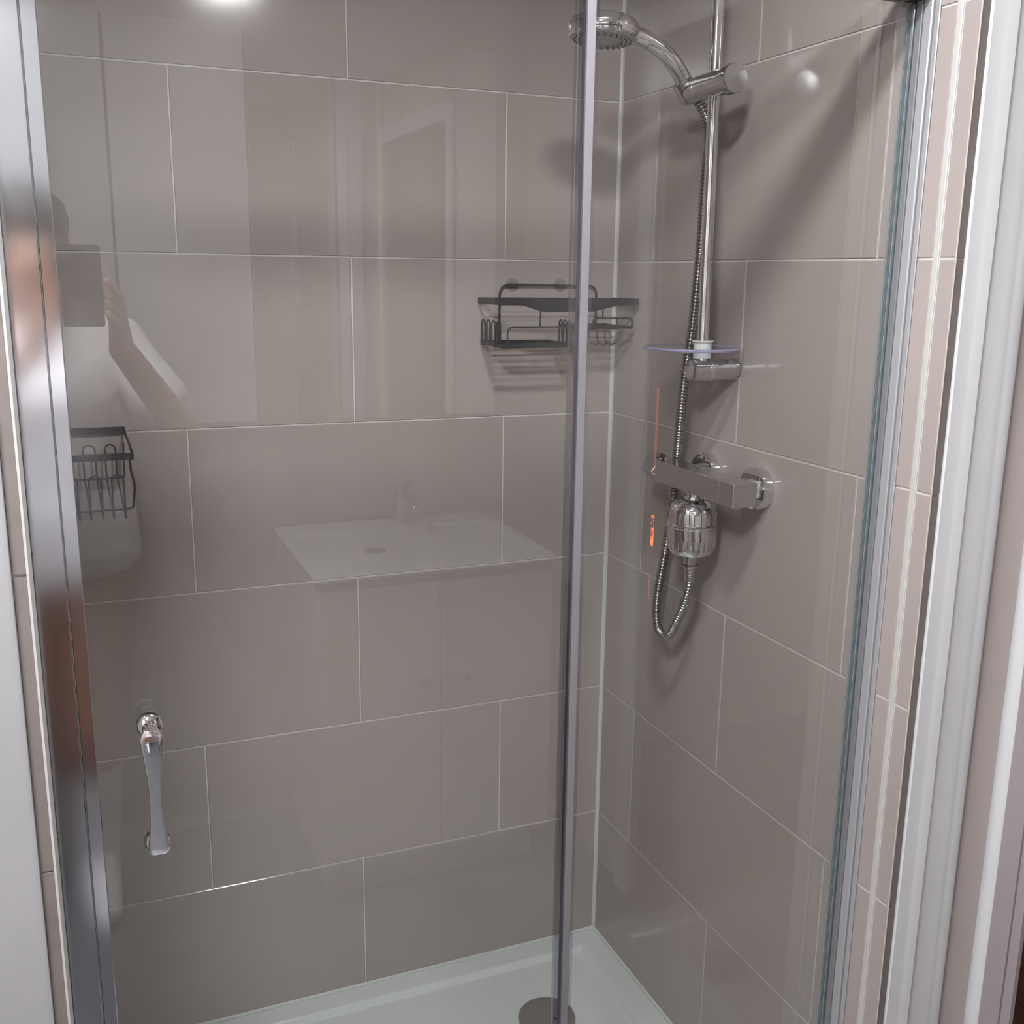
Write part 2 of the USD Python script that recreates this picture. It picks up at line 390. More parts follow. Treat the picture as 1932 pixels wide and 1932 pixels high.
# ================================================================== SHOWER TRAY AND ENCLOSURE
loc = ((W) / 2, -0.41, 0.0)
t = make("shower_tray", "low white acrylic shower tray filling the alcove floor", "shower tray", loc)
def rect(x0, y0, x1, y1, z, r, n=5):
    pts = []
    for cx, cy, a0 in ((x1 - r, y1 - r, 0), (x0 + r, y1 - r, 90), (x0 + r, y0 + r, 180), (x1 - r, y0 + r, 270)):
        for a in np.linspace(a0, a0 + 90, n): pts.append((cx + r * math.cos(math.radians(a)), cy + r * math.sin(math.radians(a)), z))
    return np.array(pts)
e = 0.0012
t.part("basin", loft([rect(W + e, -0.86, -e, -e, 0.0, 0.002), rect(W + e, -0.86, -e, -e, ZT - 0.004, 0.002), rect(W + e + .002, -0.858, -e - .002, -e - .002, ZT, 0.002),
                      rect(W + 0.052, -0.800, -0.053, -0.047, ZT, 0.006), rect(W + 0.055, -0.797, -0.056, -0.050, ZT - 0.002, 0.008), rect(W + 0.062, -0.790, -0.063, -0.057, ZT - 0.0115, 0.012),
                      rect(W + 0.066, -0.786, -0.067, -0.061, ZT - 0.0135, 0.014), rect(W + 0.4, -0.45, -0.30, -0.32, ZT - 0.0165, 0.03)]), "acrylic_white")
DC = (-0.2205, -0.2225)
dc = t.part("drain_cover", lathe([(0.058, ZT - 0.0165), (0.059, ZT - 0.012), (0.0575, ZT - 0.0085), (0.050, ZT - 0.0072), (0.02, ZT - 0.0066)], (DC[0], DC[1], 0), n=56), "steel_cover", label="round dark grey metal waste cover")
t.part("lift_slot", lathe([(0.0045, ZT - 0.009), (0.0045, ZT - 0.0060)], (DC[0] + 0.012, DC[1] - 0.016, 0), n=14), "rubber_black", parent=dc)

YG, YD = -0.7800, -0.7935                     # fixed glass, door glass (mid planes)
t = make("shower_screen", "fixed clear glass shower screen with aluminium wall profiles and top rail", "shower screen", (-0.24, YG, ZT))
ZG0, ZG1 = ZT + 0.004, 1.8735
t.part("pane", box((-0.478, YG - 0.003, ZG0), (-0.0045, YG + 0.003, ZG1)), "pane_glass", smooth=False, label="fixed clear glass pane on the right")
ge = t.part("glass_edge", box((-0.0105, YG - 0.006, ZG0), (-0.0040, YG + 0.006, ZG1 - 0.003), 0.001), "glass_edge", label="blue-green polished glass edge")
for k in range(3):
    t.part("edge_line", box((-0.0109 + 0.0001, YG - 0.0042 + 0.0036 * k, ZG0), (-0.0103, YG - 0.0034 + 0.0036 * k, ZG1 - 0.004)), "aluminium_matt" if k % 2 == 0 else "gasket_grey", parent=ge)
t.part("gasket", box((-0.0080, -0.7970, ZG0), (-0.0004, -0.7862, ZG1), 0.001), "gasket_grey")
rp = t.part("wall_profile", cat(box((-0.0062, -0.8120, ZG0), (-0.0003, -0.7970, ZG1), 0.0015), box((-0.0030, -0.8215, ZG0), (-0.0003, -0.8120, ZG1), 0.0010), box((-0.003, -0.7862, ZG0), (-0.0003, -0.762, ZG1), 0.001)), "aluminium_matt", label="slim aluminium profile on the right wall")
t.part("profile_groove", box((-0.0033, -0.8140, ZG0), (-0.0028, -0.8128, ZG1)), "gasket_grey", parent=rp)
t.part("wall_profile", box((W + 0.0012, -0.8160, ZG0), (-1.0416, -0.7680, 1.8735), 0.0010), "aluminium", label="wide polished profile on the left wall")
t.part("door_jamb", box((-1.0410, -0.8155, ZG0), (-1.0270, -0.7720, 1.8735), 0.0008), "aluminium")
t.part("profile_seam", box((-1.0418, -0.8140, ZG0), (-1.0408, -0.772, 1.8735)), "gasket_grey")
t.part("top_rail", box((W + 0.004, -0.8130, 1.8735), (-0.0008, -0.7680, 1.9150), 0.003), "aluminium")
t.part("bottom_rail", box((-0.474, -0.7900, ZT + 0.0005), (-0.0008, -0.7700, ZT + 0.0035)), "aluminium")

XS = -0.4600                                  # right side of the door seal
t = make("shower_door", "clear glass shower door with chrome pull handle and grey edge seal", "shower door", (-0.75, YD, ZT))
t.part("pane", box((-1.0268, YD - 0.003, ZG0 + 0.004), (-0.4735, YD + 0.003, ZG1 - 0.003)), "pane_glass", smooth=False, label="clear glass door pane")
es = t.part("edge_seal", box((-0.4735, YD - 0.0045, ZG0 + 0.004), (XS - 0.0022, YD + 0.0045, ZG1 - 0.003), 0.0010), "seal_lavender", label="pale lavender-grey plastic edge seal")
t.part("seal_flap", box((XS - 0.0022, YD - 0.0012, ZG0 + 0.004), (XS + 0.0030, YD + 0.0012, ZG1 - 0.003)), "acrylic_clear", parent=es, smooth=False)
t.part("seal_line", box((-0.4748, YD - 0.0047, ZG0 + 0.004), (-0.4735, YD + 0.0045, ZG1 - 0.003)), "seal_line", parent=es)
t.part("clip_strip", box((-0.4850, YD - 0.0046, ZG0 + 0.004), (-0.4752, YD + 0.0046, ZG1 - 0.003), 0.001), "acrylic_clear", parent=es, smooth=False)
# pull handle: flared ends, slim waist, standing off the glass on two studs
hx = -0.9725
rings = []
for zz in np.linspace(0, 1, 34):
    z = 1.0690 - zz * (1.0690 - 0.9130)
    w = 0.0065 + 0.0052 * abs(1 - 2 * zz) ** 1.6 + (0.0016 if zz < 0.5 else 0.0) * abs(1 - 2 * zz)
    th = 0.0042 + 0.0018 * abs(1 - 2 * zz)
    if zz < 0.05: w *= 0.55 + 9 * zz; th *= 0.6 + 8 * zz
    if zz > 0.97: w *= 0.80 + 6.67 * (1 - zz); th *= 0.7 + 10 * (1 - zz)
    yc = -0.8370 + 0.0270 * zz ** 1.5
    a = np.linspace(0, 2 * math.pi, 24, endpoint=False)
    c, s = np.cos(a), np.sin(a)
    rings.append(np.c_[hx + 0.0015 * (zz - .5) + w * np.sign(c) * np.abs(c) ** 0.55, yc + th * np.sign(s) * np.abs(s) ** 0.55, np.full(24, z)])
hd = t.part("handle", loft(rings), "chrome", label="chrome waisted pull handle")
for z, so in ((1.0555, 0.040), (0.9180, 0.014)):
    t.part("flange", lathe([(0.0135, 0.0), (0.0135, 0.003), (0.0115, 0.0052), (0.0082, 0.007), (0.0072, 0.010), (0.0068, so)], (hx, YD - 0.003, z), (0, -1, 0), 32), "chrome", parent=hd)
    t.part("flange", lathe([(0.0135, 0.0), (0.0135, 0.003), (0.0100, 0.0062)], (hx, YD + 0.003, z), (0, 1, 0), 32), "chrome", parent=hd)

# ================================================================== SHOWER FITTINGS ON THE RIGHT WALL
RX, RY = -0.065, -0.4245
t = make("riser_rail", "vertical chrome riser rail on the tiled right wall", "shower rail", (RX, RY, 1.38))
t.part("tube", cyl((RX, RY - 0.004, 1.383), (RX, RY + 0.005, 2.10), 0.0096, 32), "chrome")
for z in (1.383, 2.10):
    br = t.part("wall_bracket", lathe([(0.0185, 0.0), (0.0185, 0.006), (0.0178, 0.008), (0.0178, 0.082), (0.0165, 0.086), (0.013, 0.088)], (-0.0002, RY - 0.004, z), (-1, 0, 0), 40), "chrome_satin")
    t.part("bracket_cover", lathe([(0.0183, 0.050), (0.0186, 0.052), (0.0186, 0.0545), (0.0183, 0.0565)], (-0.0002, RY - 0.004, z), (-1, 0, 0), 40), "chrome", parent=br)
ZS = 1.826
sl = t.part("slider", lathe([(0.0165, 0.0), (0.0192, 0.003), (0.0192, 0.0485), (0.0186, 0.0490), (0.0186, 0.0500), (0.0192, 0.0505), (0.0192, 0.122)], (RX, -0.338, ZS - 0.002), (0, -1, 0.02), 44), "chrome_satin", label="chrome sliding holder for the hand shower")
t.part("clamp_knob", lathe([(0.0205, 0.0), (0.0220, 0.002), (0.0220, 0.017), (0.0208, 0.0195), (0.010, 0.020)], (RX, -0.461, ZS), (0, -1, 0.02), 44), "chrome_satin", parent=sl)
t.part("holder_socket", lathe([(0.0150, -0.020), (0.0165, -0.018), (0.0165, 0.012), (0.0150, 0.014)], (-0.0735, -0.352, ZS + 0.002), (-0.62, 0, 0.78), 32), "chrome_satin", parent=sl)

# hand shower
HC = np.array([-0.2255, -0.352, 1.9040])
dn = np.array([-0.075, -0.045, -1.0]); dn /= np.linalg.norm(dn)
t = make("hand_shower", "round chrome hand shower tilted in the rail holder", "hand shower", tuple(HC))
t.part("head", lathe([(0.022, -0.0165), (0.044, -0.0145), (0.0525, -0.0105), (0.0555, -0.004), (0.0562, 0.004), (0.0540, 0.0125), (0.0515, 0.0150), (0.0497, 0.0152), (0.0480, 0.0130)], HC, dn, 56), "chrome")
fp = t.part("spray_plate", lathe([(0.0486, 0.0118), (0.0484, 0.0150), (0.0467, 0.0166), (0.027, 0.0172), (0.0265, 0.0160), (0.006, 0.0158)], HC, dn, 48), "nozzle_plate", label="grey spray plate with rings of dark nozzles")
u, v, d = frame_for(dn)
noz = []
for rad, n, off in ((0.0440, 28, 0.0), (0.0370, 24, 0.1), (0.0303, 18, 0.05)):
    for k in range(n):
        a = 2 * math.pi * k / n + off
        p = HC + dn * 0.0160 + rad * (math.cos(a) * u + math.sin(a) * v)
        noz.append(lathe([(0.0017, 0.0), (0.0013, 0.0026)], p, dn, 8))
tag(t.part("nozzles", cat(noz), "nozzle", parent=fp), kind="stuff")
t.part("selector_ring", lathe([(0.0563, -0.0006), (0.0568, 0.0), (0.0568, 0.0016), (0.0562, 0.0022)], HC, dn, 56), "chrome_satin")
hp = spline([HC + (0.030, 0, -0.004), (-0.166, -0.352, 1.8985), (-0.135, -0.352, 1.8885), (-0.106, -0.352, 1.872), (-0.082, -0.352, 1.846), (-0.0705, -0.352, 1.829)], 0.003)
s = np.linspace(0, 1, len(hp))
t.part("grip", tube(hp, 0.0165 - 0.0030 * np.clip(s * 2, 0, 1), 28), "chrome", label="curved chrome handle")
up = hp + np.array([-0.004, -0.0075, -0.0085])
t.part("grip_inlay", tube(up[len(up) // 3: -6], 0.0052, 14), "chrome_satin", label="sunken grey strip under the grip")
t.part("hose_nut", lathe([(0.0105, 0.0), (0.0110, 0.002), (0.0100, 0.020), (0.0080, 0.026)], (-0.0735, -0.352, 1.832), (0.30, -0.18, -0.95), 24), "chrome_satin")

# mixer valve
t = make("mixer_valve", "square-section chrome thermostatic bar mixer on the tiled right wall", "shower mixer", (-0.058, -0.4475, 1.197))
t.part("body", box((-0.0805, -0.5205, 1.1780), (-0.0365, -0.3190, 1.2165), 0.0012), "chrome_satin")
t.part("flow_handle", box((-0.0808, -0.5620, 1.1777), (-0.0362, -0.5216, 1.2168), 0.0012), "chrome_satin", label="square end cap that turns the flow")
hc = np.array([-0.0585, 0, 1.1972])
def rot_y(m, deg, c):
    m.apply_transform(trimesh.transformations.rotation_matrix(math.radians(deg), (0, 1, 0), c)); return m
hdl = t.part("temperature_handle", rot_y(box((-0.0585 - 0.0200, -0.3170, 1.1972 - 0.0200), (-0.0585 + 0.0200, -0.2720, 1.1972 + 0.0200), 0.0015), 38, (-0.0585, 0, 1.1972)), "chrome_satin", label="square handle turned askew")
t.part("stop_button", rot_y(box((-0.0585 - 0.0225, -0.3120, 1.1972 - 0.0048), (-0.0585 - 0.0198, -0.3024, 1.1972 + 0.0048), 0.0006), 72, (-0.0585, 0, 1.1972)), "rubber_black", parent=hdl)  # black square standing in for the dark gap beside the turned handle
for aa in (0, 90):
    t.part("stop_slot", rot_y(box((-0.0585 - 0.0204, -0.3172, 1.1972 + 0.0105), (-0.0585 - 0.0140, -0.3096, 1.1972 + 0.0204), 0.0004), 38 + aa, (-0.0585, 0, 1.1972)), "rubber_black", parent=hdl)  # black squares paint in the shaded gaps between handle and bar
for y in (-0.3720, -0.5230):
    es = t.part("escutcheon", lathe([(0.0345, 0.0), (0.0350, 0.0015), (0.0350, 0.0165), (0.0340, 0.0185), (0.0310, 0.0190), (0.017, 0.0188)], (-0.0002, y, 1.1985), (-1, 0, 0), 52), "chrome")
    t.part("inlet_nut", lathe([(0.0165, 0.0185), (0.0165, 0.030), (0.0150, 0.0370)], (-0.0002, y, 1.1985), (-1, 0, 0), 6 if y < -0.4 else 28), "chrome", parent=es, smooth=25)
FX, FY = -0.0615, -0.4200
t.part("outlet", cyl((FX, FY, 1.163), (FX, FY, 1.180), 0.0118, 28), "chrome")

# inline filter
t = make("shower_filter", "bulbous chrome inline water filter hanging under the bar mixer", "shower filter", (FX, FY, 1.06))
t.part("upper_shell", lathe([(0.0150, 1.1690), (0.0160, 1.1650), (0.0230, 1.1640), (0.0330, 1.1590), (0.0378, 1.1520), (0.0396, 1.1430), (0.0404, 1.1230)], (FX, FY, 0), n=64), "chrome")
t.part("middle_band", lathe([(0.0420, 1.1245), (0.0442, 1.1220), (0.0442, 1.1195), (0.0428, 1.1175), (0.0428, 1.0990), (0.0420, 1.0970)], (FX, FY, 0), n=64), "chrome")
t.part("lower_shell", lathe([(0.0412, 1.0972), (0.0404, 1.0850), (0.0388, 1.0770), (0.0350, 1.0705), (0.0290, 1.0685), (0.0120, 1.0680)], (FX, FY, 0), n=64), "chrome")
ribs = []
for k in range(28):
    a = 2 * math.pi * k / 28
    for r0, z0, r1, z1 in ((0.0392, 1.1445, 0.0402, 1.1250), (0.0408, 1.0960, 0.0398, 1.0800)):
        ribs.append(tube([(FX + r0 * math.cos(a), FY + r0 * math.sin(a), z0), (FX + r1 * math.cos(a), FY + r1 * math.sin(a), z1)], 0.0012, 6))
tag(t.part("grip_ribs", cat(ribs), "chrome"), kind="stuff")
t.part("collar", lathe([(0.0112, 1.0440), (0.0118, 1.0450), (0.0118, 1.0685)], (FX, FY, 0), n=32), "chrome_satin")
for z in (1.0668, 1.0492):
    t.part("washer", lathe([(0.0122, z - 0.0010), (0.0122, z + 0.0010)], (FX, FY, 0), n=32), "rubber_black")

# hose
HP = [(FX, FY, 1.044), (FX, FY - 0.001, 1.018), (-0.0615, -0.409, 0.975), (-0.0600, -0.380, 0.928), (-0.0560, -0.345, 0.893), (-0.0510, -0.308, 0.893), (-0.0450, -0.288, 0.930), (-0.0370, -0.284, 0.985), (-0.0290, -0.286, 1.045),
      (-0.0225, -0.289, 1.115), (-0.0215, -0.2945, 1.180), (-0.0330, -0.316, 1.225), (-0.0500, -0.348, 1.300), (-0.0555, -0.364, 1.370), (-0.0555, -0.3785, 1.440), (-0.0530, -0.384, 1.520), (-0.0475, -0.382, 1.610), (-0.0445, -0.3795, 1.700), (-0.0465, -0.377, 1.780), (-0.0600, -0.362, 1.812)]
path = spline(HP, 0.0007)
sl_ = np.r_[0, np.cumsum(np.linalg.norm(np.diff(path, axis=0), axis=1))]
t = make("shower_hose", "ribbed chrome shower hose looping below the mixer", "shower hose", (-0.055, -0.33, 0.885))
rr = 0.0060 + 0.0030 * np.sqrt(np.abs(np.sin(math.pi * sl_ / 0.0058)))
t.part("corrugated_tube", tube(path, rr, 14), "hose_steel", smooth=40)
t.part("end_ferrule", cyl((FX, FY, 1.0465), (FX, FY - 0.001, 1.018), 0.0092, 24, 0.002), "chrome_satin")

# clear soap dish
DX, DY, DZ = -0.085, -0.4275, 1.4190
t = make("soap_dish", "clear round plastic soap dish clipped on the riser rail", "soap dish", (DX, DY, DZ))
hole = Point(-0.0555, -0.3750).buffer(0.0105).union(Polygon([(-0.066, -0.375), (-0.045, -0.375), (-0.030, -0.33), (-0.045, -0.33)])).union(Point(RX, RY - 0.004).buffer(0.0102))
disc = Point(DX, DY).buffer(0.0765, 40).difference(hole)
disc = max(disc.geoms, key=lambda g: g.area) if hasattr(disc, "geoms") else disc
t.part("dish", prism(disc, DZ - 0.0022, DZ + 0.0012), "acrylic_clear", smooth=False)
ring_pts = [(DX + 0.0768 * math.cos(a), DY + 0.0768 * math.sin(a), DZ) for a in np.linspace(0, 2 * math.pi, 96, endpoint=False)]
t.part("rim", tube(ring_pts, 0.0026, 8, closed=True), "acrylic_rim", label="thick lavender-tinted rim")
def sleeve(cx, cy, r0, r1, z0, z1):
    return prism(Point(cx, cy).buffer(r1, 16).difference(Point(cx, cy).buffer(r0, 16)), z0, z1)
t.part("collar", cat(sleeve(RX, RY - 0.0038, 0.0100, 0.0148, DZ - 0.016, DZ + 0.0105), sleeve(RX, RY - 0.0038, 0.0100, 0.0175, DZ + 0.0100, DZ + 0.0125)), "collar_white", label="translucent white collar round the rail")

# ================================================================== WIRE CADDIES
WR = 0.0016
def arch(a, b, top, n=9):
    """Inverted U from foot a to foot b, rising to height top."""
    a, b = np.asarray(a, float), np.asarray(b, float)
    r = np.linalg.norm((b - a)[:2]) / 2
    pts = [a]
    mid = (a + b) / 2
    for t_ in np.linspace(0, math.pi, n):
        q = mid - (b - a) / 2 * math.cos(t_); q = np.array([q[0], q[1], top - r + r * math.sin(t_)]); pts.append(q)
    pts.append(b)
    return np.array(pts)
t = make("shower_caddy", "large black wire shower caddy with shelf and hooks near the inner corner", "shower caddy", (-0.15, -0.0, 1.40))
yb, yf = -0.0075, -0.1100
# hoop of the back frame
t.part("back_frame", tube(fillet([(-0.2545, yb, 1.4020), (-0.2545, yb, 1.5130), (-0.0470, yb, 1.5130), (-0.0470, yb, 1.4360)], 0.020, 9), 0.0021, 10), "caddy_black")
for x in (-0.2255, -0.1245):
    cp = t.part("suction_pad", lathe([(0.0135, 0.0003), (0.0130, 0.0012), (0.0060, 0.0030)], (x, 0.0, 1.5130), (0, -1, 0), 28), "cup_clear", label="clear adhesive hook pad")
    for s_ in (-1, 1):
        t.part("pad_hook", tube([(x + s_ * 0.0045, -0.003, 1.5090), (x + s_ * 0.0045, -0.0105, 1.5085), (x + s_ * 0.0045, -0.0112, 1.5155), (x + s_ * 0.0045, -0.006, 1.5165)], 0.0011, 8), "cup_clear", parent=cp)
# upper shelf: front band with a deep middle, plain side and rear bands, wires
xl, xr = -0.2975, -0.0090
ztop = 1.4890
front = [(xl, ztop), (xr, ztop + 0.001), (xr, ztop - 0.0100), (-0.040, ztop - 0.0105), (-0.062, ztop - 0.0135), (-0.094, ztop - 0.0205), (-0.106, ztop - 0.0225), (-0.205, ztop - 0.0230), (-0.217, ztop - 0.0215), (-0.240, ztop - 0.0145), (-0.252, ztop - 0.0118), (xl, ztop - 0.0115)]
fb = prism(Polygon(front), 0, 0.0016); fb.apply_transform(np.array([[1, 0, 0, 0], [0, 0, -1, yf], [0, 1, 0, 0], [0, 0, 0, 1.0]]))
if fb.volume < 0: fb.invert()
us = t.part("upper_shelf_band", fb, "caddy_black", label="wavy front band of the upper shelf")
t.part("side_band", box((xl, yf, ztop - 0.0110), (xl + 0.0014, -0.0040, ztop), 0.0003), "caddy_black", parent=us)
t.part("side_band", box((xr - 0.0014, yf, ztop - 0.0095), (xr, -0.0040, ztop + 0.001), 0.0003), "caddy_black", parent=us)
t.part("rear_band", box((xl, -0.0055, ztop - 0.0100), (xr, -0.0040, ztop), 0.0003), "caddy_black", parent=us)
for y in (-0.040, -0.075):
    t.part("shelf_wire", tube([(xl + 0.0005, y, ztop - 0.0085), (xr - 0.0005, y, ztop - 0.0085)], 0.0011, 8), "caddy_black", parent=us)
t.part("front_lip", box((-0.210, yf - 0.0022, ztop - 0.0118), (-0.100, yf - 0.0010, ztop - 0.0105)), "caddy_black", parent=us)
# lower basket on the left
bl, brt = -0.2925, -0.1480
zb = 1.4045
lb = t.part("lower_basket_band", cat(box((bl, yf - 0.0016, zb - 0.0050), (brt, yf, zb + 0.0045), 0.0004), box((bl, yf, zb - 0.0040), (bl + 0.0014, -0.005, zb + 0.0035), 0.0003),
                                     box((brt - 0.0014, yf, zb - 0.0040), (brt, -0.005, zb + 0.0035), 0.0003), box((bl, -0.0062, zb - 0.004), (brt, -0.005, zb + 0.004), 0.0003)), "caddy_black", label="flat band round the lower basket")
for k in range(7):
    y = -0.016 - k * 0.0142
    t.part("shelf_wire", tube([(bl, y, zb - 0.0030), (brt, y, zb - 0.0030)], 0.0013, 8), "caddy_black", parent=lb)
for k in range(4):
    y0 = -0.010 - 0.026 * k
    t.part("side_loop", tube(arch((bl + 0.0007, y0, zb), (bl + 0.0007, y0 - 0.017, zb), zb + 0.0440), WR, 9), "caddy_black")
for y0 in (-0.054, -0.073, -0.092):
    t.part("side_loop", tube(arch((brt - 0.0007, y0, zb), (brt - 0.0007, y0 - 0.013, zb), zb + 0.0440), WR, 9), "caddy_black")
t.part("guard_wire", tube(fillet([(-0.2800, yf - 0.001, zb), (-0.2800, yf - 0.001, 1.4380), (brt, yf - 0.001, 1.4380)], 0.012, 7), 0.0016, 9), "caddy_black")
t.part("strut", tube([(-0.2145, yf - 0.001, 1.4380), (-0.2145, yf - 0.001, ztop - 0.018)], 0.0016, 9), "caddy_black")
# soap tray on the right
sl0, sr0 = -0.1270, -0.0215
zs = 1.4370
st = t.part("soap_tray_band", cat(box((sl0, yf - 0.0016, zs - 0.0040), (-0.050, yf, zs + 0.0035), 0.0004), box((-0.050, yf - 0.0016, zs - 0.0035), (sr0, yf, zs + 0.0020), 0.0004)), "caddy_black", label="flat band of the small soap tray")
t.part("rear_band", box((sl0, -0.007, zs - 0.003), (sr0, -0.0056, zs + 0.002), 0.0003), "caddy_black", parent=st)
for k in range(6):
    y = -0.018 - k * 0.0165
    t.part("shelf_wire", tube([(sl0, y, zs - 0.001), (sr0, y, zs - 0.001)], 0.0013, 8), "caddy_black", parent=st)
t.part("tray_side_wire", tube(fillet([(sr0, -0.006, zs), (sr0, yf, zs)], 0.004), 0.0016, 9), "caddy_black", parent=st)
t.part("tray_side_wire", tube(fillet([(sl0, -0.006, zs), (sl0, yf, zs)], 0.004), 0.0016, 9), "caddy_black", parent=st)
t.part("guard_wire", tube(fillet([(-0.1050, yf - 0.001, zs), (-0.1050, yf - 0.001, 1.4535), (sr0, yf - 0.001, 1.4535), (sr0, yf - 0.001, zs - 0.001)], 0.007, 6), 0.0016, 9), "caddy_black")
t.part("guard_upright", tube([(-0.0545, yf - 0.001, zs), (-0.0545, yf - 0.001, 1.4535)], 0.0015, 8), "caddy_black")
t.part("strut", tube([(-0.0850, yf - 0.001, 1.4535), (-0.0850, yf - 0.001, ztop - 0.016)], 0.0016, 9), "caddy_black")
for x in (-0.1120, -0.0945, -0.0780):
    t.part("hook", tube(spline([(x, yf - 0.001, zs - 0.003), (x - 0.0015, yf - 0.001, zs - 0.014), (x + 0.001, yf - 0.0015, zs - 0.026), (x + 0.006, yf - 0.006, zs - 0.0315), (x + 0.013, yf - 0.012, zs - 0.0300), (x + 0.0145, yf - 0.014, zs - 0.0280)], 0.002), 0.0012, 8), "caddy_black")

t = make("shower_caddy", "small black wire basket on the rear wall, half hidden by the chrome frame", "shower caddy", (-1.0, 0.0, 1.14))
bl, br_ = -1.0640, -0.9460
t.part("mount_bar", box((bl, -0.0060, 1.2570), (br_, -0.0030, 1.2690), 0.0005), "caddy_black", label="flat bar fixed to the tiles")
fr = t.part("front_bar", box((bl, -0.1120, 1.2290), (-0.9385, -0.1100, 1.2405), 0.0006), "caddy_black", label="flat bar across the front")
def ribbon(a, b, h, w):
    a, b = np.asarray(a, float), np.asarray(b, float)
    n = np.array([-(b - a)[1], (b - a)[0], 0]); n /= np.linalg.norm(n); n *= w / 2
    pts = [p + s_ * n + (0, 0, q * h / 2) for p in (a, b) for s_ in (-1, 1) for q in (-1, 1)]
    return trimesh.convex.convex_hull(np.array(pts))
t.part("side_bar", ribbon((br_ - 0.0005, -0.0040, 1.2630), (-0.9392, -0.1110, 1.2350), 0.0110, 0.0014), "caddy_black")
t.part("side_bar", ribbon((bl + 0.0007, -0.0040, 1.2630), (bl + 0.0007, -0.1110, 1.2350), 0.0110, 0.0014), "caddy_black")
zr, zf, zlow = 1.1830, 1.1470, 1.1330
t.part("rear_wire", tube(fillet([(bl, -0.020, 1.2300), (bl, -0.020, zr), (-0.9515, -0.020, zr), (-0.9500, -0.018, 1.2440)], 0.006), 0.0017, 9), "caddy_black")
t.part("front_wire", tube(fillet([(bl, -0.1100, 1.232), (bl, -0.1100, zf), (-0.9445, -0.1105, zf), (-0.9395, -0.1090, 1.1870), (-0.9440, -0.1000, 1.2080), (-0.9455, -0.1090, 1.2310)], 0.007), 0.0019, 9), "caddy_black")
rear = [(-1.0520, -1.0330), (-1.0150, -0.9955), (-0.9800, -0.9630)]
frontx = [(-1.0450, -1.0270), (-1.0098, -0.9915), (-0.9750, -0.9570)]
feet = {}
for a, b in rear:
    t.part("rear_loop", tube(arch((a, -0.0185, zr), (b, -0.0185, zr), 1.2410), WR, 9), "caddy_black")
for a, b in frontx:
    t.part("front_loop", tube(arch((a, -0.1130, zlow), (b, -0.1130, zlow), 1.2050), WR, 9), "caddy_black")
rx_ = [q for p_ in rear for q in p_][1:]
fx_ = [-1.0270, -1.0098, -0.9915, -0.9750, -0.9570]
for a, b in zip(rx_, fx_):
    t.part("floor_wire", tube([(a, -0.0185, zr), (b, -0.1128, zlow)], WR, 9), "caddy_black")
# ================================================================== THE ROOM BEHIND THE CAMERA (seen in the glass and chrome)
YO = -2.50
t = make("vanity_unit", "cream two-door vanity unit under the washbasin", "vanity unit", (-0.245, -2.24, 0.0))
t.part("carcass", box((-0.545, -2.498, 0.10), (0.055, -1.985, 0.835), 0.002), "cabinet_paint")
t.part("plinth", box((-0.52, -2.49, 0.0), (0.03, -2.03, 0.10)), "cabinet_paint")
for a, b, kx in ((-0.542, -0.2465, -0.292), (-0.2435, 0.052, -0.187)):
    d_ = t.part("door", box((a, -1.985, 0.11), (b, -1.967, 0.815), 0.003), "cabinet_paint")
    t.part("knob", lathe([(0.006, 0.0), (0.005, 0.010), (0.012, 0.016), (0.014, 0.022), (0.010, 0.027)], (kx, -1.967, 0.571), (0, 1, 0), 24), "chrome", parent=d_)
t = make("washbasin", "wide white ceramic washbasin on the vanity unit", "washbasin", (-0.245, -2.20, 0.836))
def rr(ix, iy, z, r): return rect(-0.552 + ix, -2.480 + iy, 0.060 - ix, -1.952 - iy, z, r, 6)
def bowl(x0, y0, x1, y1, z, r): return rect(x0, y0, x1, y1, z, r, 6)
t.part("bowl", loft([rr(0.02, 0.02, 0.836, 0.02), rr(0.0, 0.0, 0.842, 0.02), rr(0.0, 0.0, 0.852, 0.02), rr(0.003, 0.003, 0.855, 0.02), bowl(-0.525, -2.38, 0.033, -1.975, 0.855, 0.04),
                     bowl(-0.52, -2.375, 0.028, -1.98, 0.848, 0.04), bowl(-0.47, -2.33, -0.02, -2.03, 0.846 - 0.006, 0.06)]), "ceramic")
t.part("waste", lathe([(0.028, 0.840), (0.028, 0.8425), (0.022, 0.844)], (-0.342, -2.197, 0), n=32), "chrome_satin")
t = make("basin_tap", "chrome mixer tap at the back of the washbasin", "tap", (-0.202, -2.42, 0.855))
t.part("body", lathe([(0.026, 0.8550), (0.026, 0.860), (0.021, 0.864), (0.021, 0.945), (0.018, 0.950)], (-0.202, -2.425, 0), n=32), "chrome")
t.part("spout", tube(spline([(-0.202, -2.425, 0.925), (-0.202, -2.36, 0.938), (-0.202, -2.315, 0.928), (-0.202, -2.300, 0.912)], 0.006), 0.0125, 16), "chrome")
t.part("lever", tube([(-0.202, -2.425, 0.952), (-0.202, -2.395, 0.968), (-0.202, -2.355, 0.978)], [0.012, 0.009, 0.007], 14), "chrome")
t = make("wall_mirror", "frameless wall mirror above the washbasin", "mirror", (-0.25, YO, 1.62))
t.part("backing", box((-0.578, YO + 0.0005, 1.152), (0.074, YO + 0.055, 2.104)), "white_gloss")
t.part("mirror_glass", box((-0.581, YO + 0.055, 1.150), (0.077, YO + 0.060, 2.106), 0.001), "mirror_silver", smooth=False)
t = make("wall_cabinet", "white two-door bathroom wall cabinet left of the mirror", "cabinet", (-0.82, YO, 1.63))
t.part("carcass", box((-1.240, YO + 0.0005, 1.150), (-0.584, YO + 0.044, 2.110), 0.002), "white_gloss")
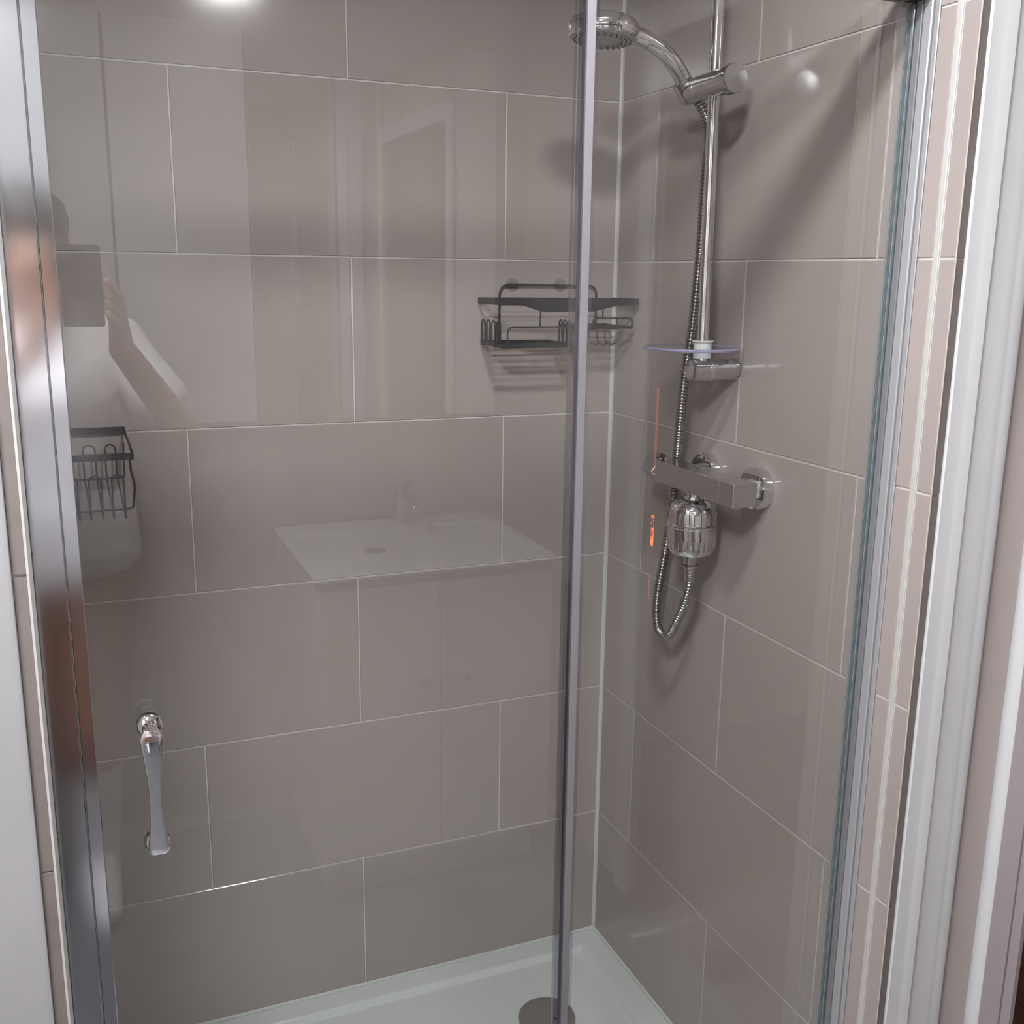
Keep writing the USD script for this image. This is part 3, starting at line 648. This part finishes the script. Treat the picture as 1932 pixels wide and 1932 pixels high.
for a, b in ((-1.240, -0.9065), (-0.9025, -0.584)):
    d_ = t.part("door", box((a + 0.001, YO + 0.045, 1.150), (b - 0.001, YO + 0.060, 2.110), 0.002), "white_gloss")
t = make("flame_lamp", "slim amber flame-effect lamp standing in the hall", "lamp", (0.62, -2.44, 0.0))
t.part("base", cyl((0.62, -2.44, 0.0), (0.62, -2.44, 0.02), 0.06, 28, 0.004), "rubber_black")
t.part("post", cyl((0.62, -2.455, 0.02), (0.62, -2.455, 1.24), 0.006, 14), "rubber_black")
t.part("glow_panel", box((0.606, -2.452, 0.700), (0.634, -2.440, 0.800), 0.001), "amber_glow", label="bright flame-patterned panel")
t.part("upper_tube", box((0.609, -2.452, 0.93), (0.633, -2.442, 1.20), 0.001), "amber_dim")
t.part("lower_tube", box((0.615, -2.452, 0.52), (0.629, -2.442, 0.60), 0.001), "amber_dim")

# ------------------------------------------------------------------ the person taking the picture (mirrored faintly in the glass and the chrome frame)
def ball(c, r, n=20):
    return m3.Manifold.sphere(float(r), n).translate([float(q) for q in c])
def bone(a, ra, b, rb, n=20):
    return m3.Manifold.batch_hull([ball(a, ra, n), ball(b, rb, n)])
def ell(c, sx, sy, sz, n=32):
    return m3.Manifold.sphere(1.0, n).scale([sx, sy, sz]).translate(list(map(float, c)))
def fuse(parts, edge, it=8):
    m = m3.Manifold.batch_boolean(parts, m3.OpType.Add)
    q = from_man(m.refine_to_length(edge)); q.merge_vertices()
    trimesh.smoothing.filter_taubin(q, lamb=0.5, nu=0.53, iterations=it)
    return q
J = dict(pelvis=(-1.09, -2.235, 0.92), waist=(-1.09, -2.235, 1.06), chest=(-1.09, -2.225, 1.25), neck=(-1.09, -2.215, 1.415), head=(-1.087, -2.172, 1.575),
         rs=(-0.925, -2.225, 1.365), re=(-0.805, -2.085, 1.185), rw=(-0.925, -1.972, 1.375), ls=(-1.255, -2.225, 1.365), le=(-1.300, -2.085, 1.150), lw=(-1.105, -1.975, 1.365),
         rh=(-1.000, -2.235, 0.90), rk=(-1.030, -2.205, 0.48), ra=(-1.045, -2.250, 0.085), lh=(-1.180, -2.235, 0.90), lk=(-1.195, -2.205, 0.48), la=(-1.210, -2.250, 0.085))
def off(k, d): return tuple(np.array(J[k]) + d)
hd_ = np.array(J["head"])
skin = [ell(hd_ + (0, -0.008, 0.028), 0.074, 0.092, 0.086), ell(hd_ + (0, 0.022, -0.045), 0.052, 0.062, 0.070), bone(hd_ + (0, 0.062, -0.085), 0.024, hd_ + (0, 0.030, -0.060), 0.045),
        bone(hd_ + (0, 0.082, 0.008), 0.008, hd_ + (0, 0.103, -0.030), 0.012), ball(hd_ + (-0.011, 0.092, -0.034), 0.009), ball(hd_ + (0.011, 0.092, -0.034), 0.009),
        ell(hd_ + (0.076, -0.004, -0.010), 0.008, 0.017, 0.030), ell(hd_ + (-0.076, -0.004, -0.010), 0.008, 0.017, 0.030),
        bone(hd_ + (0, -0.015, -0.060), 0.052, J["neck"], 0.056), bone(J["neck"], 0.056, off("chest", (0, 0, 0.04)), 0.10),
        m3.Manifold.batch_hull([ball(J["rs"], 0.055), ball(J["ls"], 0.055), ball(off("chest", (0.075, 0.01, 0)), 0.095), ball(off("chest", (-0.075, 0.01, 0)), 0.095)]),
        m3.Manifold.batch_hull([ball(off("chest", (0.075, 0.01, 0)), 0.095), ball(off("chest", (-0.075, 0.01, 0)), 0.095), ball(off("waist", (0.06, 0, 0)), 0.088), ball(off("waist", (-0.06, 0, 0)), 0.088)]),
        m3.Manifold.batch_hull([ball(off("waist", (0.06, 0, 0)), 0.088), ball(off("waist", (-0.06, 0, 0)), 0.088), ball(off("pelvis", (0.075, 0, 0)), 0.098), ball(off("pelvis", (-0.075, 0, 0)), 0.098)])]
for s_ in "rl":
    skin += [bone(J[s_ + "s"], 0.050, J[s_ + "e"], 0.038), bone(J[s_ + "e"], 0.037, J[s_ + "w"], 0.026)]
    skin += [bone(J[s_ + "h"], 0.088, J[s_ + "k"], 0.055), bone(J[s_ + "k"], 0.053, J[s_ + "a"], 0.036)]
    a_ = np.array(J[s_ + "a"])
    skin += [m3.Manifold.batch_hull([ball(a_ + (0, -0.03, -0.045), 0.034), ball(a_ + (0, 0.02, -0.035), 0.036), ball(a_ + (0.012 if s_ == "r" else -0.012, 0.135, -0.060), 0.024), ball(a_, 0.036)])]
# hands: palm, four fingers of unequal length and a thumb closing on the phone's long edges
PH = np.array((-0.992, -1.9135, 1.500))                               # centre of the phone
for s_, sg in (("r", 1.0), ("l", -1.0)):
    w = np.array(J[s_ + "w"])
    edge_x = PH[0] + sg * 0.0385
    pc = np.array((edge_x + sg * 0.024, -1.940, 1.447))
    skin.append(m3.Manifold.batch_hull([ball(w, 0.024), ball(pc + (sg * 0.004, -0.012, -0.022), 0.017), ball(pc + (0, 0.004, 0.026), 0.014), ball(pc + (-sg * 0.004, -0.016, 0.022), 0.013)]))
    for k, (zz, ln) in enumerate(((0.040, 0.86), (0.020, 1.0), (0.000, 0.92), (-0.020, 0.74))):
        k0 = pc + (sg * 0.004, 0.008, zz - 0.008)
        k1 = np.array((edge_x + sg * 0.014, -1.9170 - 0.002, k0[2] + 0.014))
        k2 = np.array((edge_x + sg * 0.004, -1.8985 - 0.001, k0[2] + 0.018)) if s_ == "x" else np.array((edge_x + sg * 0.0105, -1.9020, k0[2] + 0.020))
        k3 = k2 + np.array((-sg * 0.004, 0.006 * 0, 0.012 * ln))
        skin += [bone(k0, 0.0098, k1, 0.0088, 14), bone(k1, 0.0088, k2, 0.0080, 14), bone(k2, 0.0080, k3, 0.0072, 14)]
    t0 = pc + (-sg * 0.004, -0.016, 0.012); t1 = np.array((edge_x - sg * 0.004, -1.9325, 1.474)); t2 = np.array((edge_x - sg * 0.018, -1.9300, 1.496))
    skin += [bone(t0, 0.0125, t1, 0.0105, 14), bone(t1, 0.0105, t2, 0.0090, 14)]
body = fuse(skin, 0.010, 6)
P0 = np.array((-1.09, -2.23, 0.0))
t = make("person", "person in a white T-shirt and brown knee-length trousers holding up a phone", "person", tuple(P0))
t.part("body", body, "skin", smooth=True)
hair = fuse([ell(hd_ + (0, -0.008, 0.054), 0.083, 0.098, 0.078), ell(hd_ + (0, -0.050, -0.010), 0.078, 0.062, 0.085)], 0.008, 3)
hv = hair.vertices
keep = hv
n_ = meshkit.fbm(hv * 60.0, 3, 5)[:, None] - 0.5
hair.vertices = hv + hair.vertex_normals * n_ * 0.010
t.part("hair", hair, "hair_dark", smooth=True)
for s_ in (-1, 1):
    e_ = t.part("eye", from_man(ell(hd_ + (s_ * 0.031, 0.0770, 0.004), 0.0125, 0.0085, 0.0080, 20)), "eye_white", smooth=True)
    t.part("iris", from_man(ell(hd_ + (s_ * 0.031, 0.0838, 0.004), 0.0055, 0.0030, 0.0055, 16)), "hair_dark", parent=e_, smooth=True)
    t.part("eyebrow", from_man(bone(hd_ + (s_ * 0.016, 0.0850, 0.022), 0.004, hd_ + (s_ * 0.046, 0.0720, 0.024), 0.003, 10)), "hair_dark", smooth=True)
t.part("mouth", from_man(ell(hd_ + (0, 0.0835, -0.064), 0.022, 0.0075, 0.0065, 20)), "lip", smooth=True)
S = 0.013
shirt = [m3.Manifold.batch_hull([ball(J["rs"], 0.055 + S), ball(J["ls"], 0.055 + S), ball(off("chest", (0.075, 0.01, 0)), 0.097 + S), ball(off("chest", (-0.075, 0.01, 0)), 0.097 + S)]),
         m3.Manifold.batch_hull([ball(off("chest", (0.075, 0.01, 0)), 0.097 + S), ball(off("chest", (-0.075, 0.01, 0)), 0.097 + S), ball(off("waist", (0.065, 0, 0)), 0.096 + S), ball(off("waist", (-0.065, 0, 0)), 0.096 + S)]),
         m3.Manifold.batch_hull([ball(off("waist", (0.065, 0, 0)), 0.096 + S), ball(off("waist", (-0.065, 0, 0)), 0.096 + S), ball(off("pelvis", (0.078, 0, -0.02)), 0.100 + S), ball(off("pelvis", (-0.078, 0, -0.02)), 0.100 + S)])]
for s_ in "rl":
    a_, b_ = np.array(J[s_ + "s"]), np.array(J[s_ + "e"])
    shirt.append(bone(a_, 0.052 + S, a_ + 0.62 * (b_ - a_), 0.046 + S + 0.006))
shirt_m = fuse(shirt, 0.014, 4)
cut = m3.Manifold.batch_hull([ball(J["neck"], 0.064), ball(np.array(J["neck"]) + (0, 0.02, 0.25), 0.12)])
sv = shirt_m.vertices
shirt_m.vertices = sv + shirt_m.vertex_normals * ((meshkit.fbm(sv * 9.0, 3, 2)[:, None] - 0.5) * 0.012)
t.part("shirt", shirt_m, "shirt_cloth", smooth=True)
tr_ = [m3.Manifold.batch_hull([ball(off("pelvis", (0.078, 0, 0.02)), 0.106), ball(off("pelvis", (-0.078, 0, 0.02)), 0.106), ball(off("rh", (0, 0, -0.04)), 0.098), ball(off("lh", (0, 0, -0.04)), 0.098)])]
for s_ in "rl":
    a_, b_, c_ = (np.array(J[s_ + q]) for q in "hka")
    tr_ += [bone(a_, 0.100, b_, 0.074), bone(b_, 0.074, b_ + 0.16 * (c_ - b_), 0.072)]
tr_m = fuse(tr_, 0.016, 4)
t.part("trousers", tr_m, "trouser_cloth", smooth=True)
for s_ in "rl":
    b_, c_ = np.array(J[s_ + "k"]), np.array(J[s_ + "a"])
    t.part("long_sock", fuse([bone(b_ + 0.12 * (c_ - b_), 0.060, c_ + (0, 0, 0.03), 0.046), m3.Manifold.batch_hull([ball(c_ + (0, -0.03, -0.041), 0.041), ball(c_ + (0, 0.02, -0.030), 0.044), ball(c_ + (0.012 if s_ == "r" else -0.012, 0.137, -0.053), 0.031), ball(c_ + (0, 0, 0.03), 0.046)])], 0.014, 2), "shirt_cloth", smooth=True)
t = make("phone", "black smartphone held upright by the person in the white T-shirt", "phone", tuple(PH))
ph = box(PH - (0.0375, 0.0042, 0.0775), PH + (0.0375, 0.0042, 0.0775), 0.003)
t.part("body", ph, "phone_body")
t.part("lens_ring", lathe([(0.0075, 0.0), (0.0075, 0.0016), (0.0058, 0.0022)], (-1.0175, PH[1] + 0.0041, 1.5580), (0, 1, 0), 24), "chrome_satin")
